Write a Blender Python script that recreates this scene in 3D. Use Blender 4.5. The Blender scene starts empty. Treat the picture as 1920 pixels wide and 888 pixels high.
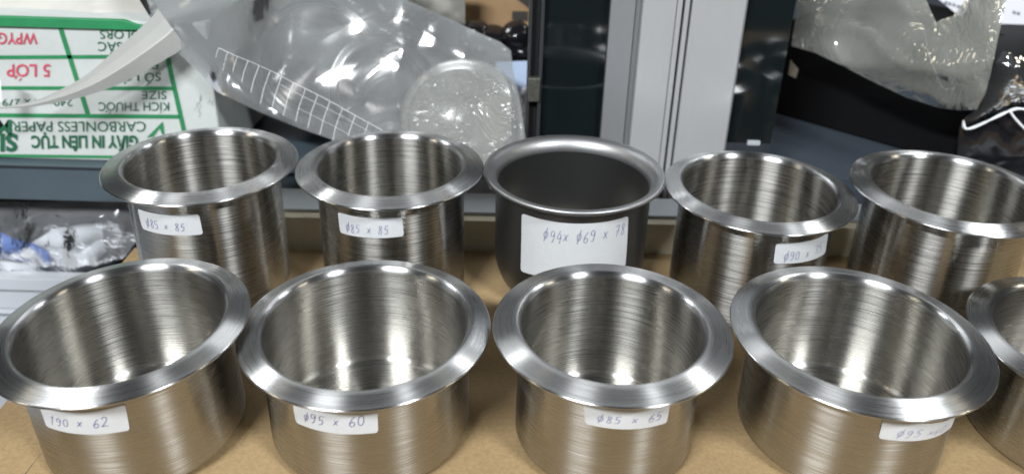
import bpy, bmesh, math, random
from mathutils import Vector, Matrix, noise
from mathutils.geometry import delaunay_2d_cdt
random.seed(7)
S = bpy.context.scene
C = S.collection
PI = math.pi
# ------------------------------------------------------------------ camera
F_PX, PITCH, ROLL, CAM_Z, CY = 1526.8, math.radians(26.55), math.radians(1.58), 0.2834, 355.6
FW = Vector((0, math.cos(PITCH), -math.sin(PITCH)))
_U = Vector((0, math.sin(PITCH), math.cos(PITCH)))
_R = Vector((1, 0, 0))
RT = _R * math.cos(ROLL) + _U * math.sin(ROLL)
UP = _U * math.cos(ROLL) - _R * math.sin(ROLL)
EYE = Vector((0, 0, CAM_Z))
cd = bpy.data.cameras.new('camera')
cam = bpy.data.objects.new('camera', cd)
C.objects.link(cam)
m = Matrix((RT, UP, -FW)).transposed().to_4x4()
m.translation = EYE
cam.matrix_world = m
cd.sensor_width = 36.0
cd.lens = F_PX / 1920 * 36
cd.shift_y = (CY - 444) / 1920
cd.clip_start, cd.clip_end = 0.01, 50
cd.dof.use_dof = True
cd.dof.focus_distance = 0.40
cd.dof.aperture_fstop = 8.0
S.camera = cam
# ------------------------------------------------------------------ world, lamps, exposure
W = bpy.data.worlds.new('World')
S.world = W
W.use_nodes = True
W.node_tree.nodes['Background'].inputs[0].default_value = (0.93, 0.97, 1.0, 1)
W.node_tree.nodes['Background'].inputs[1].default_value = 0.05
S.view_settings.view_transform = 'Standard'
S.view_settings.look = 'None'
S.view_settings.exposure = 0.0
S.view_settings.gamma = 1.0
try:
    S.cycles.use_denoising = True
    S.cycles.max_bounces = 10
    S.cycles.transparent_max_bounces = 16
    S.cycles.sample_clamp_indirect = 6.0
except Exception:
    pass


def lamp(name, loc, target, sx, sy, watts, col, roll=0):
    d = bpy.data.lights.new(name, 'AREA')
    d.shape = 'RECTANGLE'
    d.size, d.size_y, d.energy, d.color = sx, sy, watts, col
    o = bpy.data.objects.new(name, d)
    C.objects.link(o)
    o.location = loc
    q = (Vector(target) - Vector(loc)).to_track_quat('-Z', 'Y')
    o.rotation_euler = (q.to_matrix() @ Matrix.Rotation(roll, 3, 'Z')).to_euler()
    return o


COOL, WARM = (0.95, 0.98, 1.0), (1.0, 0.90, 0.70)
TGT = (0, 0.35, 0.05)
lamp('fluorescent_lamp', (-0.95, -1.25, 1.72), TGT, 0.80, 0.14, 84, COOL)
lamp('fluorescent_lamp', (1.30, -1.05, 1.72), TGT, 0.38, 0.14, 50, COOL)
lamp('fluorescent_lamp', (-1.35, 1.35, 1.75), TGT, 0.40, 0.12, 7, COOL)
lamp('fluorescent_lamp', (1.25, 1.30, 1.75), TGT, 0.40, 0.12, 7, COOL)
lamp('ceiling_bounce_fill', (0.0, 2.3, 1.75), TGT, 2.4, 1.2, 15, COOL)  # added soft fill standing in for ceiling bounce, lifts the rim tones
lamp('warm_lamp', (-2.2, -0.2, 1.6), TGT, 0.4, 0.2, 5, WARM)
lamp('warm_lamp', (2.3, 0.1, 1.6), TGT, 0.4, 0.2, 5, WARM)


# ------------------------------------------------------------------ helpers
def mm(v):
    return v / 1000.0


def ray(px, py):
    return FW + RT * ((px - 960) / F_PX) - UP * ((py - CY) / F_PX)


def at(px, py, Y):
    d = ray(px, py)
    return EYE + d * (Y / d.y)


def atz(px, py, z):
    d = ray(px, py)
    return EYE + d * ((z - CAM_Z) / d.z)


def tag(o, label=None, cat=None, group=None, kind=None):
    if label: o['label'] = label
    if cat: o['category'] = cat
    if group: o['group'] = group
    if kind: o['kind'] = kind
    return o


def empty(name, loc=(0, 0, 0)):
    o = bpy.data.objects.new(name, None)
    o.empty_display_size = 0.02
    C.objects.link(o)
    o.location = loc
    return o


def link(name, me, mat, parent=None, smooth=False):
    o = bpy.data.objects.new(name, me)
    C.objects.link(o)
    if mat is not None:
        me.materials.clear()
        me.materials.append(mat)
    if smooth:
        for p in me.polygons:
            p.use_smooth = True
    if parent is not None:
        o.parent = parent
    return o


def mesh(name, verts, faces, mat, parent=None, smooth=False):
    me = bpy.data.meshes.new(name)
    me.from_pydata([tuple(v) for v in verts], [], faces)
    me.update()
    return link(name, me, mat, parent, smooth)


def box(name, lo, hi, mat, parent=None, bevel=0.0, frame=None):
    bm = bmesh.new()
    bmesh.ops.create_cube(bm, size=1.0)
    lo, hi = Vector(lo), Vector(hi)
    for v in bm.verts:
        v.co = Vector([(lo[i] + hi[i]) / 2 + v.co[i] * (hi[i] - lo[i]) for i in range(3)])
    if bevel:
        bmesh.ops.bevel(bm, geom=bm.edges[:], offset=bevel, segments=2, affect='EDGES', profile=0.5)
    if frame is not None:
        bm.transform(frame)
    me = bpy.data.meshes.new(name)
    bm.to_mesh(me)
    bm.free()
    return link(name, me, mat, parent)


def hexa(name, pts, mat, parent=None, bevel=0.0):
    """a solid from eight corners: bottom ring of four, top ring of four"""
    bm = bmesh.new()
    vs = [bm.verts.new(p) for p in pts]
    for f in ((3, 2, 1, 0), (4, 5, 6, 7), (0, 1, 5, 4), (1, 2, 6, 5), (2, 3, 7, 6), (3, 0, 4, 7)):
        bm.faces.new([vs[i] for i in f])
    bmesh.ops.recalc_face_normals(bm, faces=bm.faces[:])
    if bevel:
        bmesh.ops.bevel(bm, geom=bm.edges[:], offset=bevel, segments=2, affect='EDGES', profile=0.5)
    me = bpy.data.meshes.new(name)
    bm.to_mesh(me)
    bm.free()
    return link(name, me, mat, parent)


def tube(name, pts, r, mat, parent=None, n=8):
    pts = [Vector(p) for p in pts]
    vs, fs = [], []
    for i, p in enumerate(pts):
        t = (pts[min(i + 1, len(pts) - 1)] - pts[max(i - 1, 0)]).normalized()
        a = t.orthogonal().normalized() if i == 0 else (a - t * a.dot(t)).normalized()
        b = t.cross(a)
        rr = r[i] if isinstance(r, (list, tuple)) else r
        for k in range(n):
            vs.append(p + (a * math.cos(2 * PI * k / n) + b * math.sin(2 * PI * k / n)) * rr)
    for i in range(len(pts) - 1):
        for k in range(n):
            k2 = (k + 1) % n
            fs.append((i * n + k, i * n + k2, (i + 1) * n + k2, (i + 1) * n + k))
    fs += [tuple(range(n - 1, -1, -1)), tuple(range((len(pts) - 1) * n, len(pts) * n))]
    return mesh(name, vs, fs, mat, parent, True)


def smooth_path(pts, n):
    """Catmull-Rom through the points"""
    pts = [Vector(p) for p in pts]
    q = [pts[0] * 2 - pts[1]] + pts + [pts[-1] * 2 - pts[-2]]
    out = []
    for i in range(1, len(q) - 2):
        for k in range(n):
            t = k / n
            a, b, c, d = q[i - 1], q[i], q[i + 1], q[i + 2]
            out.append(0.5 * ((2 * b) + (c - a) * t + (2 * a - 5 * b + 4 * c - d) * t * t + (3 * b - a - 3 * c + d) * t ** 3))
    out.append(pts[-1])
    return out


# ------------------------------------------------------------------ materials
class NT:
    def __init__(s, name):
        s.m = bpy.data.materials.new(name)
        s.m.use_nodes = True
        s.t = s.m.node_tree
        s.b = s.t.nodes['Principled BSDF']
        s.out = s.t.nodes['Material Output']

    def n(s, typ, **kw):
        x = s.t.nodes.new(typ)
        for k, v in kw.items():
            if k.startswith('i_'):
                x.inputs[k[2:].replace('_', ' ')].default_value = v
            else:
                setattr(x, k, v)
        return x

    def l(s, a, b):
        s.t.links.new(a, b)


def mat(name, col, rough=0.5, metal=0.0, var=0.0, vscale=60, bump=0.0, bscale=400, spec=0.5, col2=None, stretch=(1, 1, 1), coat=0.0):
    t = NT(name)
    b = t.b
    b.inputs['Base Color'].default_value = (*col, 1)
    b.inputs['Roughness'].default_value = rough
    b.inputs['Metallic'].default_value = metal
    b.inputs['Specular IOR Level'].default_value = spec
    if coat:
        b.inputs['Coat Weight'].default_value = coat
        b.inputs['Coat Roughness'].default_value = 0.08
    tc = t.n('ShaderNodeTexCoord')
    mp = t.n('ShaderNodeMapping')
    mp.inputs['Scale'].default_value = stretch
    t.l(tc.outputs['Object'], mp.inputs['Vector'])
    if var or col2:
        nz = t.n('ShaderNodeTexNoise', i_Scale=vscale, i_Detail=6.0, i_Roughness=0.65)
        t.l(mp.outputs[0], nz.inputs['Vector'])
        cr = t.n('ShaderNodeValToRGB')
        c2 = col2 or tuple(c * (1 - var) for c in col)
        c1 = col if col2 else tuple(min(1, c * (1 + var)) for c in col)
        cr.color_ramp.elements[0].position, cr.color_ramp.elements[1].position = 0.3, 0.7
        cr.color_ramp.elements[0].color, cr.color_ramp.elements[1].color = (*c2, 1), (*c1, 1)
        t.l(nz.outputs['Fac'], cr.inputs['Fac'])
        t.l(cr.outputs['Color'], b.inputs['Base Color'])
    if bump:
        n2 = t.n('ShaderNodeTexNoise', i_Scale=bscale, i_Detail=4.0)
        t.l(mp.outputs[0], n2.inputs['Vector'])
        bp = t.n('ShaderNodeBump', i_Strength=bump, i_Distance=0.001)
        t.l(n2.outputs['Fac'], bp.inputs['Height'])
        t.l(bp.outputs[0], b.inputs['Normal'])
    return t.m


ROT = 0.25


def brushed_steel(name, col=(0.50, 0.488, 0.46), rough=0.285, aniso=1.0, grain=1.0):
    """turned steel: fine scratches run round the axis (U), so light smears along it (V)"""
    t = NT(name)
    b = t.b
    b.inputs['Metallic'].default_value = 1.0
    b.inputs['Anisotropic'].default_value = aniso
    b.inputs['Anisotropic Rotation'].default_value = ROT
    tg = t.n('ShaderNodeTangent', direction_type='UV_MAP')
    tg.uv_map = 'UVMap'
    t.l(tg.outputs[0], b.inputs['Tangent'])
    uv = t.n('ShaderNodeUVMap')
    uv.uv_map = 'UVMap'
    oi = t.n('ShaderNodeObjectInfo')

    def grainy(su, sv, detail):
        mp = t.n('ShaderNodeMapping')
        mp.inputs['Scale'].default_value = (su, sv, 1)
        t.l(uv.outputs[0], mp.inputs['Vector'])
        ad = t.n('ShaderNodeVectorMath', operation='ADD')
        t.l(mp.outputs[0], ad.inputs[0])
        cx = t.n('ShaderNodeCombineXYZ')
        mu = t.n('ShaderNodeMath', operation='MULTIPLY')
        mu.inputs[1].default_value = 91.7
        t.l(oi.outputs['Random'], mu.inputs[0])
        t.l(mu.outputs[0], cx.inputs['Z'])
        t.l(cx.outputs[0], ad.inputs[1])
        nz = t.n('ShaderNodeTexNoise', i_Scale=1.0, i_Detail=detail, i_Roughness=0.7)
        t.l(ad.outputs[0], nz.inputs['Vector'])
        return nz.outputs['Fac']
    fine = grainy(34, 3400, 1)
    mid = grainy(24, 1900, 2)
    blot = grainy(45, 60, 3)
    mx = t.n('ShaderNodeMix', data_type='FLOAT')
    mx.inputs['Factor'].default_value = 0.45
    t.l(mid, mx.inputs[2])
    t.l(fine, mx.inputs[3])
    bp = t.n('ShaderNodeBump', i_Strength=0.046 * grain, i_Distance=0.0002)
    t.l(mx.outputs[0], bp.inputs['Height'])
    t.l(bp.outputs[0], b.inputs['Normal'])
    rr = t.n('ShaderNodeMapRange')
    rr.inputs['From Min'].default_value, rr.inputs['From Max'].default_value = 0.3, 0.7
    rr.inputs['To Min'].default_value, rr.inputs['To Max'].default_value = rough - 0.085 * grain, rough + 0.07 * grain
    t.l(mx.outputs[0], rr.inputs['Value'])
    t.l(rr.outputs[0], b.inputs['Roughness'])
    cr = t.n('ShaderNodeValToRGB')
    cr.color_ramp.elements[0].position, cr.color_ramp.elements[1].position = 0.3, 0.75
    cr.color_ramp.elements[0].color = (*[c * 0.86 for c in col], 1)
    cr.color_ramp.elements[1].color = (*[min(1, c * 1.08) for c in col], 1)
    m2 = t.n('ShaderNodeMix', data_type='FLOAT')
    m2.inputs['Factor'].default_value = 0.5
    t.l(fine, m2.inputs[2])
    t.l(blot, m2.inputs[3])
    t.l(m2.outputs[0], cr.inputs['Fac'])
    t.l(cr.outputs[0], b.inputs['Base Color'])
    return t.m


def film(name, body=0.16, tint=(0.86, 0.90, 0.92), rough=0.12, bump=0.12, bscale=14):
    """clear plastic: mostly see-through, a little milky, sharp glints on creases"""
    t = NT(name)
    b = t.b
    b.inputs['Base Color'].default_value = (*tint, 1)
    b.inputs['Roughness'].default_value = rough
    b.inputs['Specular IOR Level'].default_value = 0.8
    tc = t.n('ShaderNodeTexCoord')
    nz = t.n('ShaderNodeTexNoise', i_Scale=bscale, i_Detail=3.0, i_Distortion=1.2)
    t.l(tc.outputs['Object'], nz.inputs['Vector'])
    vo = t.n('ShaderNodeTexVoronoi', feature='DISTANCE_TO_EDGE', i_Scale=bscale * 0.8)
    t.l(nz.outputs['Color'], vo.inputs['Vector'])
    ad = t.n('ShaderNodeMath', operation='MULTIPLY_ADD')
    ad.inputs[1].default_value = 0.6
    t.l(nz.outputs['Fac'], ad.inputs[0])
    t.l(vo.outputs['Distance'], ad.inputs[2])
    bp = t.n('ShaderNodeBump', i_Strength=bump, i_Distance=0.006)
    t.l(ad.outputs[0], bp.inputs['Height'])
    t.l(bp.outputs[0], b.inputs['Normal'])
    tr = t.n('ShaderNodeBsdfTransparent')
    gl = t.n('ShaderNodeBsdfGlossy')
    gl.inputs['Roughness'].default_value = rough
    t.l(bp.outputs[0], gl.inputs['Normal'])
    fr = t.n('ShaderNodeFresnel', i_IOR=1.45)
    t.l(bp.outputs[0], fr.inputs['Normal'])
    m1 = t.n('ShaderNodeMixShader')
    n3 = t.n('ShaderNodeTexNoise', i_Scale=14.0, i_Detail=4.0)
    t.l(tc.outputs['Object'], n3.inputs['Vector'])
    mr = t.n('ShaderNodeMapRange')
    mr.inputs['From Min'].default_value, mr.inputs['From Max'].default_value = 0.3, 0.7
    mr.inputs['To Min'].default_value, mr.inputs['To Max'].default_value = body * 0.55, body * 1.5
    t.l(n3.outputs['Fac'], mr.inputs['Value'])
    t.l(mr.outputs[0], m1.inputs[0])
    t.l(tr.outputs[0], m1.inputs[1])
    t.l(b.outputs[0], m1.inputs[2])
    m2 = t.n('ShaderNodeMixShader')
    t.l(fr.outputs[0], m2.inputs[0])
    t.l(m1.outputs[0], m2.inputs[1])
    t.l(gl.outputs[0], m2.inputs[2])
    t.l(m2.outputs[0], t.out.inputs['Surface'])
    return t.m


M = dict(
    steel=brushed_steel('brushed_steel'),
    steel_rim=brushed_steel('turned_steel_rim', (0.595, 0.60, 0.598), 0.29, 0.985, 0.5),
    satin=mat('satin_steel', (0.17, 0.172, 0.172), 0.42, 1.0, bump=0.06, bscale=3000),
    satin_rim=mat('satin_steel_lip', (0.37, 0.375, 0.38), 0.45, 1.0, bump=0.05, bscale=3000),
    sticker=mat('sticker_paper', (0.52, 0.535, 0.55), 0.55, 0, var=0.03, vscale=300, bump=0.05, bscale=1500),
    ink=mat('ballpoint_ink', (0.10, 0.10, 0.30), 0.5),
    card=None, plank=mat('brown_plank', (0.58, 0.52, 0.38), 0.6, 0, var=0.10, vscale=30, bump=0.05, bscale=300),
    edge=mat('pale_metal_edge', (0.48, 0.52, 0.55), 0.45, 0.3, var=0.05),
    beam=mat('grey_blue_paint', (0.050, 0.070, 0.085), 0.42, 0, var=0.06, vscale=18, bump=0.04, bscale=900),
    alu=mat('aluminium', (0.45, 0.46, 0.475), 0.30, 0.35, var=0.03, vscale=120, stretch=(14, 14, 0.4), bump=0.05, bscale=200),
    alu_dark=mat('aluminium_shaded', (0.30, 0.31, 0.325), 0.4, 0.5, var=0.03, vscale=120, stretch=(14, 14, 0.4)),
    alu_white=mat('white_aluminium', (0.42, 0.44, 0.475), 0.4, 0.1, var=0.04, vscale=20),
    gap=mat('black_gap', (0.008, 0.008, 0.009), 0.7),  # near-black for open gaps, their shade put into the colour
    glass=mat('black_glass', (0.006, 0.009, 0.010), 0.06, 0, spec=0.6),
    profile=mat('dark_grey_profile', (0.055, 0.06, 0.065), 0.35, 0.5),
    latch=mat('latch_metal', (0.20, 0.20, 0.17), 0.35, 0.8, var=0.3, vscale=500),
    carton=mat('carton_white', (0.47, 0.50, 0.485), 0.6, 0, var=0.09, vscale=22, bump=0.06, bscale=120),
    green=mat('green_print', (0.018, 0.20, 0.075), 0.55, 0, var=0.12, vscale=70),
    green_dark=mat('dark_green_print', (0.012, 0.10, 0.05), 0.55, 0, var=0.12, vscale=70),
    red=mat('red_print', (0.50, 0.055, 0.10), 0.55, 0, var=0.10, vscale=70),
    kraft=mat('kraft_board', (0.36, 0.23, 0.12), 0.7, 0, var=0.12, vscale=40, bump=0.05, bscale=700),
    tape=mat('dark_tape', (0.06, 0.055, 0.05), 0.4),
    strip=mat('white_plastic_strip', (0.37, 0.375, 0.36), 0.32, 0, var=0.03),
    paper=mat('white_paper', (0.72, 0.73, 0.78), 0.6, 0, var=0.03, vscale=40),
    wrap=mat('crumpled_white_wrap', (0.43, 0.42, 0.385), 0.45, 0, var=0.10, vscale=25, bump=0.5, bscale=45),
    black=mat('black_card', (0.003, 0.003, 0.0035), 0.6, 0, spec=0.15, bump=0.05, bscale=500),
    black_gloss=mat('black_plastic', (0.008, 0.008, 0.010), 0.16, 0, bump=0.5, bscale=30),
    blue=mat('blue_cloth', (0.012, 0.10, 0.42), 0.5, 0, var=0.2, vscale=40, bump=0.4, bscale=60),
    white_cloth=mat('white_cloth', (0.62, 0.65, 0.70), 0.6, 0, var=0.08, vscale=40, bump=0.3, bscale=60),
    blue_paper=mat('pale_blue_sheet', (0.36, 0.45, 0.62), 0.5, 0, var=0.05),
    dark_wall=mat('dark_inside', (0.035, 0.038, 0.04), 0.7, 0, var=0.2, vscale=6),
    shelf=mat('shelf_grey_metal', (0.042, 0.052, 0.066), 0.28, 0.1, var=0.08, vscale=12),
    film=film('clear_film', 0.44, (0.27, 0.282, 0.287), 0.12, 0.05, 9),
    film2=film('milky_film', 0.58, (0.27, 0.275, 0.25), 0.11, 0.14, 13),
    film_milk=film('pearly_wrap', 0.36, (0.74, 0.75, 0.68), 0.16, 0.35, 22),
    film4=film('lower_bag_film', 0.26, (0.5, 0.52, 0.55), 0.09, 0.15, 18),
    film3=film('thin_film', 0.045, (0.5, 0.52, 0.55), 0.09, 0.15, 14),
    gridprint=mat('white_grid_print', (0.72, 0.74, 0.74), 0.5),
    glint=mat('plastic_edge_glint', (0.75, 0.77, 0.8), 0.2),  # pale colour stands in for glints on plastic edges
    ink_grey=mat('grey_ink', (0.20, 0.20, 0.22), 0.6),
    orange=mat('orange_ink', (0.45, 0.10, 0.02), 0.6),
    cream=mat('cream_card', (0.50, 0.44, 0.34), 0.6, 0, var=0.08),
)


def cardboard_material():
    t = NT('brown_cardboard')
    b = t.b
    b.inputs['Roughness'].default_value = 0.75
    b.inputs['Specular IOR Level'].default_value = 0.25
    tc = t.n('ShaderNodeTexCoord')
    n1 = t.n('ShaderNodeTexNoise', i_Scale=9.0, i_Detail=5.0, i_Roughness=0.6)
    n2 = t.n('ShaderNodeTexNoise', i_Scale=420.0, i_Detail=4.0, i_Roughness=0.7)
    n3 = t.n('ShaderNodeTexNoise', i_Scale=1500.0, i_Detail=2.0)
    for n in (n1, n2, n3):
        t.l(tc.outputs['Object'], n.inputs['Vector'])
    c1 = t.n('ShaderNodeValToRGB')
    c1.color_ramp.elements[0].position, c1.color_ramp.elements[1].position = 0.3, 0.72
    c1.color_ramp.elements[0].color, c1.color_ramp.elements[1].color = (0.255, 0.178, 0.092, 1), (0.335, 0.24, 0.125, 1)
    t.l(n1.outputs['Fac'], c1.inputs['Fac'])
    c2 = t.n('ShaderNodeValToRGB')
    c2.color_ramp.elements[0].position, c2.color_ramp.elements[1].position = 0.32, 0.62
    c2.color_ramp.elements[0].color, c2.color_ramp.elements[1].color = (0.84, 0.82, 0.80, 1), (1.06, 1.06, 1.05, 1)
    t.l(n2.outputs['Fac'], c2.inputs['Fac'])
    mx = t.n('ShaderNodeMix', data_type='RGBA', blend_type='MULTIPLY')
    mx.inputs['Factor'].default_value = 1.0
    t.l(c1.outputs[0], mx.inputs[6])
    t.l(c2.outputs[0], mx.inputs[7])
    t.l(mx.outputs[2], b.inputs['Base Color'])
    bp = t.n('ShaderNodeBump', i_Strength=0.25, i_Distance=0.0006)
    t.l(n3.outputs['Fac'], bp.inputs['Height'])
    t.l(bp.outputs[0], b.inputs['Normal'])
    return t.m


M['card'] = cardboard_material()

# ------------------------------------------------------------------ setting
Y0 = 0.53          # plane of the cabinet front behind the cups
box('floor', (-3, -2.5, -0.92), (3, 3, -0.90), M['dark_wall'])['kind'] = 'structure'
box('wall', (-1.6, 1.35, -0.60), (1.6, 1.40, 1.0), M['dark_wall'])['kind'] = 'structure'
# table under the cardboard
tb = box('table', (-0.249, 0.02, -0.16), (0.60, 0.4775, -0.0035), M['kraft'])
tag(tb, 'brown worktop block under the cardboard sheet', 'table')
# cardboard sheet
cs = empty('cardboard_sheet', (0.1, 0.3, 0))
tag(cs, 'flat brown cardboard sheet that all the steel cups stand on', 'cardboard sheet')


def in_parent(o, p):
    o.matrix_parent_inverse = Matrix.Translation(p.location).inverted() if p.rotation_euler.to_matrix() == Matrix.Identity(3) else p.matrix_basis.inverted()
    return o


ca, cb = atz(79, 847, 0), atz(38, 900, 0)
dirc = (cb - ca).normalized()
sheet_pts = [(-0.2505, 0.05), (0.55, 0.05), (0.55, 0.4815), (0.222, 0.4795), (0.099, 0.476), (-0.134, 0.4685), (-0.2505, 0.4655)]
bm = bmesh.new()
lo = [bm.verts.new((x, y, -0.003)) for x, y in sheet_pts]
hi = [bm.verts.new((x, y, 0.0)) for x, y in sheet_pts]
bm.faces.new(lo[::-1]); bm.faces.new(hi)
for i in range(len(lo)):
    j = (i + 1) % len(lo)
    bm.faces.new((lo[i], lo[j], hi[j], hi[i]))
me = bpy.data.meshes.new('board')
bm.to_mesh(me); bm.free()
in_parent(link('board', me, M['card'], cs), cs)
# an open slit in the liner at the near left corner: a raised lip of paper beside a dark line
nrm = Vector((-dirc.y, dirc.x, 0))
k0, k1 = ca, ca + dirc * 0.035
in_parent(mesh('crease', [k0 + Vector((0, 0, .0002)), k1 + nrm * .0004 + Vector((0, 0, .0002)), k1 - nrm * .0004 + Vector((0, 0, .0002))], [(0, 1, 2)], M['tape'], cs), cs)

# plank with a pale metal edge behind the sheet
pk = empty('back_plank', (0.1, 0.49, 0))
tag(pk, 'low brown plank with a pale top edge along the back of the cardboard', 'plank')
in_parent(hexa('front_board', [(-0.236, 0.4725, -0.02), (0.55, 0.4865, -0.02), (0.55, 0.4985, -0.02), (-0.236, 0.4985, -0.02),
                     (-0.236, 0.4725, 0.0215), (0.55, 0.4865, 0.0215), (0.55, 0.4985, 0.0215), (-0.236, 0.4985, 0.0215)], M['plank'], pk, 0.0006), pk)
in_parent(hexa('top_edge', [(-0.236, 0.4805, 0.0217), (0.55, 0.4945, 0.0217), (0.55, 0.5125, 0.0217), (-0.236, 0.5125, 0.0217),
                     (-0.236, 0.4805, 0.0237), (0.55, 0.4945, 0.0237), (0.55, 0.5125, 0.0237), (-0.236, 0.5125, 0.0237)], M['edge'], pk, 0.0004), pk)

# grey blue beam = front edge of the shelf
bmz = 0.028
be = empty('shelf_beam', (-0.2, Y0, 0))
tag(be, 'grey blue painted steel beam under the white carton', 'beam')
in_parent(box('face_plate', (-0.60, Y0, -0.001), (0.055, Y0 + 0.012, bmz), M['beam'], be, 0.0012), be)
in_parent(box('top_lip', (-0.60, Y0 - 0.004, bmz + 0.0002), (0.055, Y0 + 0.05, bmz + 0.0024), M['beam'], be, 0.0008), be)
sh = box('shelf', (-0.60, Y0 + 0.0135, bmz - 0.02), (0.90, 1.30, bmz - 0.0002), M['shelf'])
tag(sh, 'smooth blue grey metal shelf behind the aluminium posts', 'shelf')

# lower left: white aluminium rails of a lower ledge
rl = empty('window_rail', (-0.35, Y0, -0.1))
tag(rl, 'white aluminium rails below the clear bag with blue cloth', 'rail')
for (za, zb, ya) in ((-0.0815, -0.0705, 0.0), (-0.1015, -0.0835, 0.004), (-0.1045, -0.1018, 0.0), (-0.150, -0.1048, 0.006)):
    in_parent(box('rail', (-0.62, Y0 + ya, za), (-0.255, Y0 + 0.012, zb), M['alu_white'], rl, 0.0008), rl)
in_parent(box('dark_gap', (-0.62, Y0 + 0.008, -0.0834), (-0.255, Y0 + 0.0118, -0.0816), M['gap'], rl), rl)  # black strip drawing the dark line between the rails, no real seal
ld = box('lower_ledge', (-0.62, 0.05, -0.165), (-0.2515, Y0 - 0.001, -0.151), M['alu_white'])
tag(ld, 'white metal ledge below the left edge of the cardboard', 'ledge')


# ------------------------------------------------------------------ cups
def lathe(name, prof, seg, m_, parent, flip=False):
    bm = bmesh.new()
    uvl = bm.loops.layers.uv.new('UVMap')
    rings, arc = [], [0.0]
    for i in range(1, len(prof)):
        arc.append(arc[-1] + math.dist(prof[i], prof[i - 1]))
    rm = max(p[0] for p in prof)
    for r, z in prof:
        rr = max(r, 0.0004)
        rings.append([bm.verts.new((rr * math.cos(2 * PI * k / seg), rr * math.sin(2 * PI * k / seg), z)) for k in range(seg)])
    for i in range(len(prof) - 1):
        for k in range(seg):
            k2 = (k + 1) % seg
            q = [(rings[i][k], k, i), (rings[i][k2], k + 1, i), (rings[i + 1][k2], k + 1, i + 1), (rings[i + 1][k], k, i + 1)]
            if flip: q = q[::-1]
            f = bm.faces.new([a[0] for a in q])
            f.smooth = True
            for lp, a in zip(f.loops, q):
                lp[uvl].uv = (a[1] / seg * 2 * PI * rm, arc[a[2]])
    me = bpy.data.meshes.new(name)
    bm.to_mesh(me); bm.free()
    return link(name, me, m_, parent)


def arcpts(cx, cz, rx, rz, a0, a1, n):
    return [(cx + rx * math.cos(a0 + (a1 - a0) * i / n), cz + rz * math.sin(a0 + (a1 - a0) * i / n)) for i in range(n + 1)]


def cup_profiles(r, H, R):
    t = 0.0011
    ri, fl, lip = r - t, 0.0055, 0.0030
    # outside wall going up, from base centre
    outer = [(0.0, 0.0006), (r * 0.55, 0.0004)] + arcpts(r - fl, fl, fl, fl, -PI / 2, 0, 8)
    n = 10
    zu = H - 0.0042
    outer += [(r, fl + (zu - fl) * i / n) for i in range(1, n + 1)]
    inner = [(0.0, t)] + [(ri * f, t) for f in (0.3, 0.6)] + arcpts(ri - 0.0042, t + 0.0042, 0.0042, 0.0042, -PI / 2, 0, 7)
    zi = H - lip
    inner += [(ri, t + 0.0042 + (zi - t - 0.0042) * i / n) for i in range(1, n + 1)]
    # flange: rolled inner lip, flat cone falling outwards, thin rounded edge, back under to the wall
    zo = H - 0.0024
    rim = arcpts(ri + lip, H - lip, lip, lip, PI, PI / 2 + 0.16, 8)
    a = rim[-1]
    rim += [(a[0] + (R - 0.0008 - a[0]) * f, a[1] + (zo - a[1]) * f) for f in (0.25, 0.5, 0.75, 1.0)]
    rim += arcpts(R - 0.0008, zo - 0.0007, 0.0008, 0.0007, PI / 2 - 0.2, -PI / 2, 6)
    b = rim[-1]
    rim += [(b[0] + (r - b[0]) * f, b[1] + (zu - b[1]) * f) for f in (0.5, 1.0)]
    return outer, inner, rim


GLYPH = {
    '0': [[(.5, 1), (.2, .85), (.08, .5), (.2, .12), (.5, 0), (.8, .15), (.92, .5), (.8, .88), (.5, 1)]],
    '1': [[(.45, 1), (.5, 0)]],
    '2': [[(.1, .8), (.3, 1), (.65, .98), (.8, .75), (.55, .4), (.1, .05), (.5, .1), (1, .02)]],
    '4': [[(.55, 1), (.1, .35), (.95, .4)], [(.7, .75), (.62, -.1)]],
    '5': [[(.95, 1), (.35, .97), (.25, .55), (.6, .62), (.82, .4), (.6, .08), (.1, .02)]],
    '6': [[(.8, 1), (.35, .7), (.12, .3), (.3, .02), (.7, .05), (.85, .3), (.6, .5), (.2, .35)]],
    '7': [[(.1, .95), (.9, 1), (.45, 0)], [(.3, .5), (.85, .53)]],
    '8': [[(.8, .9), (.45, 1), (.25, .8), (.5, .55), (.8, .25), (.5, 0), (.15, .2), (.45, .52), (.82, .8), (.8, .9)]],
    '9': [[(.85, .85), (.5, 1), (.15, .8), (.3, .52), (.75, .6), (.85, .85), (.8, .4), (.55, 0), (.25, .02)]],
    'o': [[(.5, .8), (.2, .7), (.1, .4), (.3, .15), (.6, .15), (.85, .4), (.8, .7), (.5, .8)], [(.75, 1.15), (.25, -.2)]],
    'I': [[(.75, 1.1), (.25, -.15)], [(.35, .75), (.7, .95)]],
    'x': [[(.1, .1), (.85, .75)], [(.2, .75), (.75, .1)]],
}


def cyl_uv(cup, px, py):
    """pixel -> (angle, height) on the wall of a cup"""
    inv = cup['_m'].inverted()
    o = inv @ EYE
    d = inv.to_3x3() @ ray(px, py)
    r = cup['_r']
    A, B, Cc = d.x ** 2 + d.y ** 2, o.x * d.x + o.y * d.y, o.x ** 2 + o.y ** 2 - r * r
    disc = max(B * B - A * Cc, 0)
    t = (-B - math.sqrt(disc)) / A
    p = o + d * t
    return math.atan2(p.x, -p.y), p.z


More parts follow.
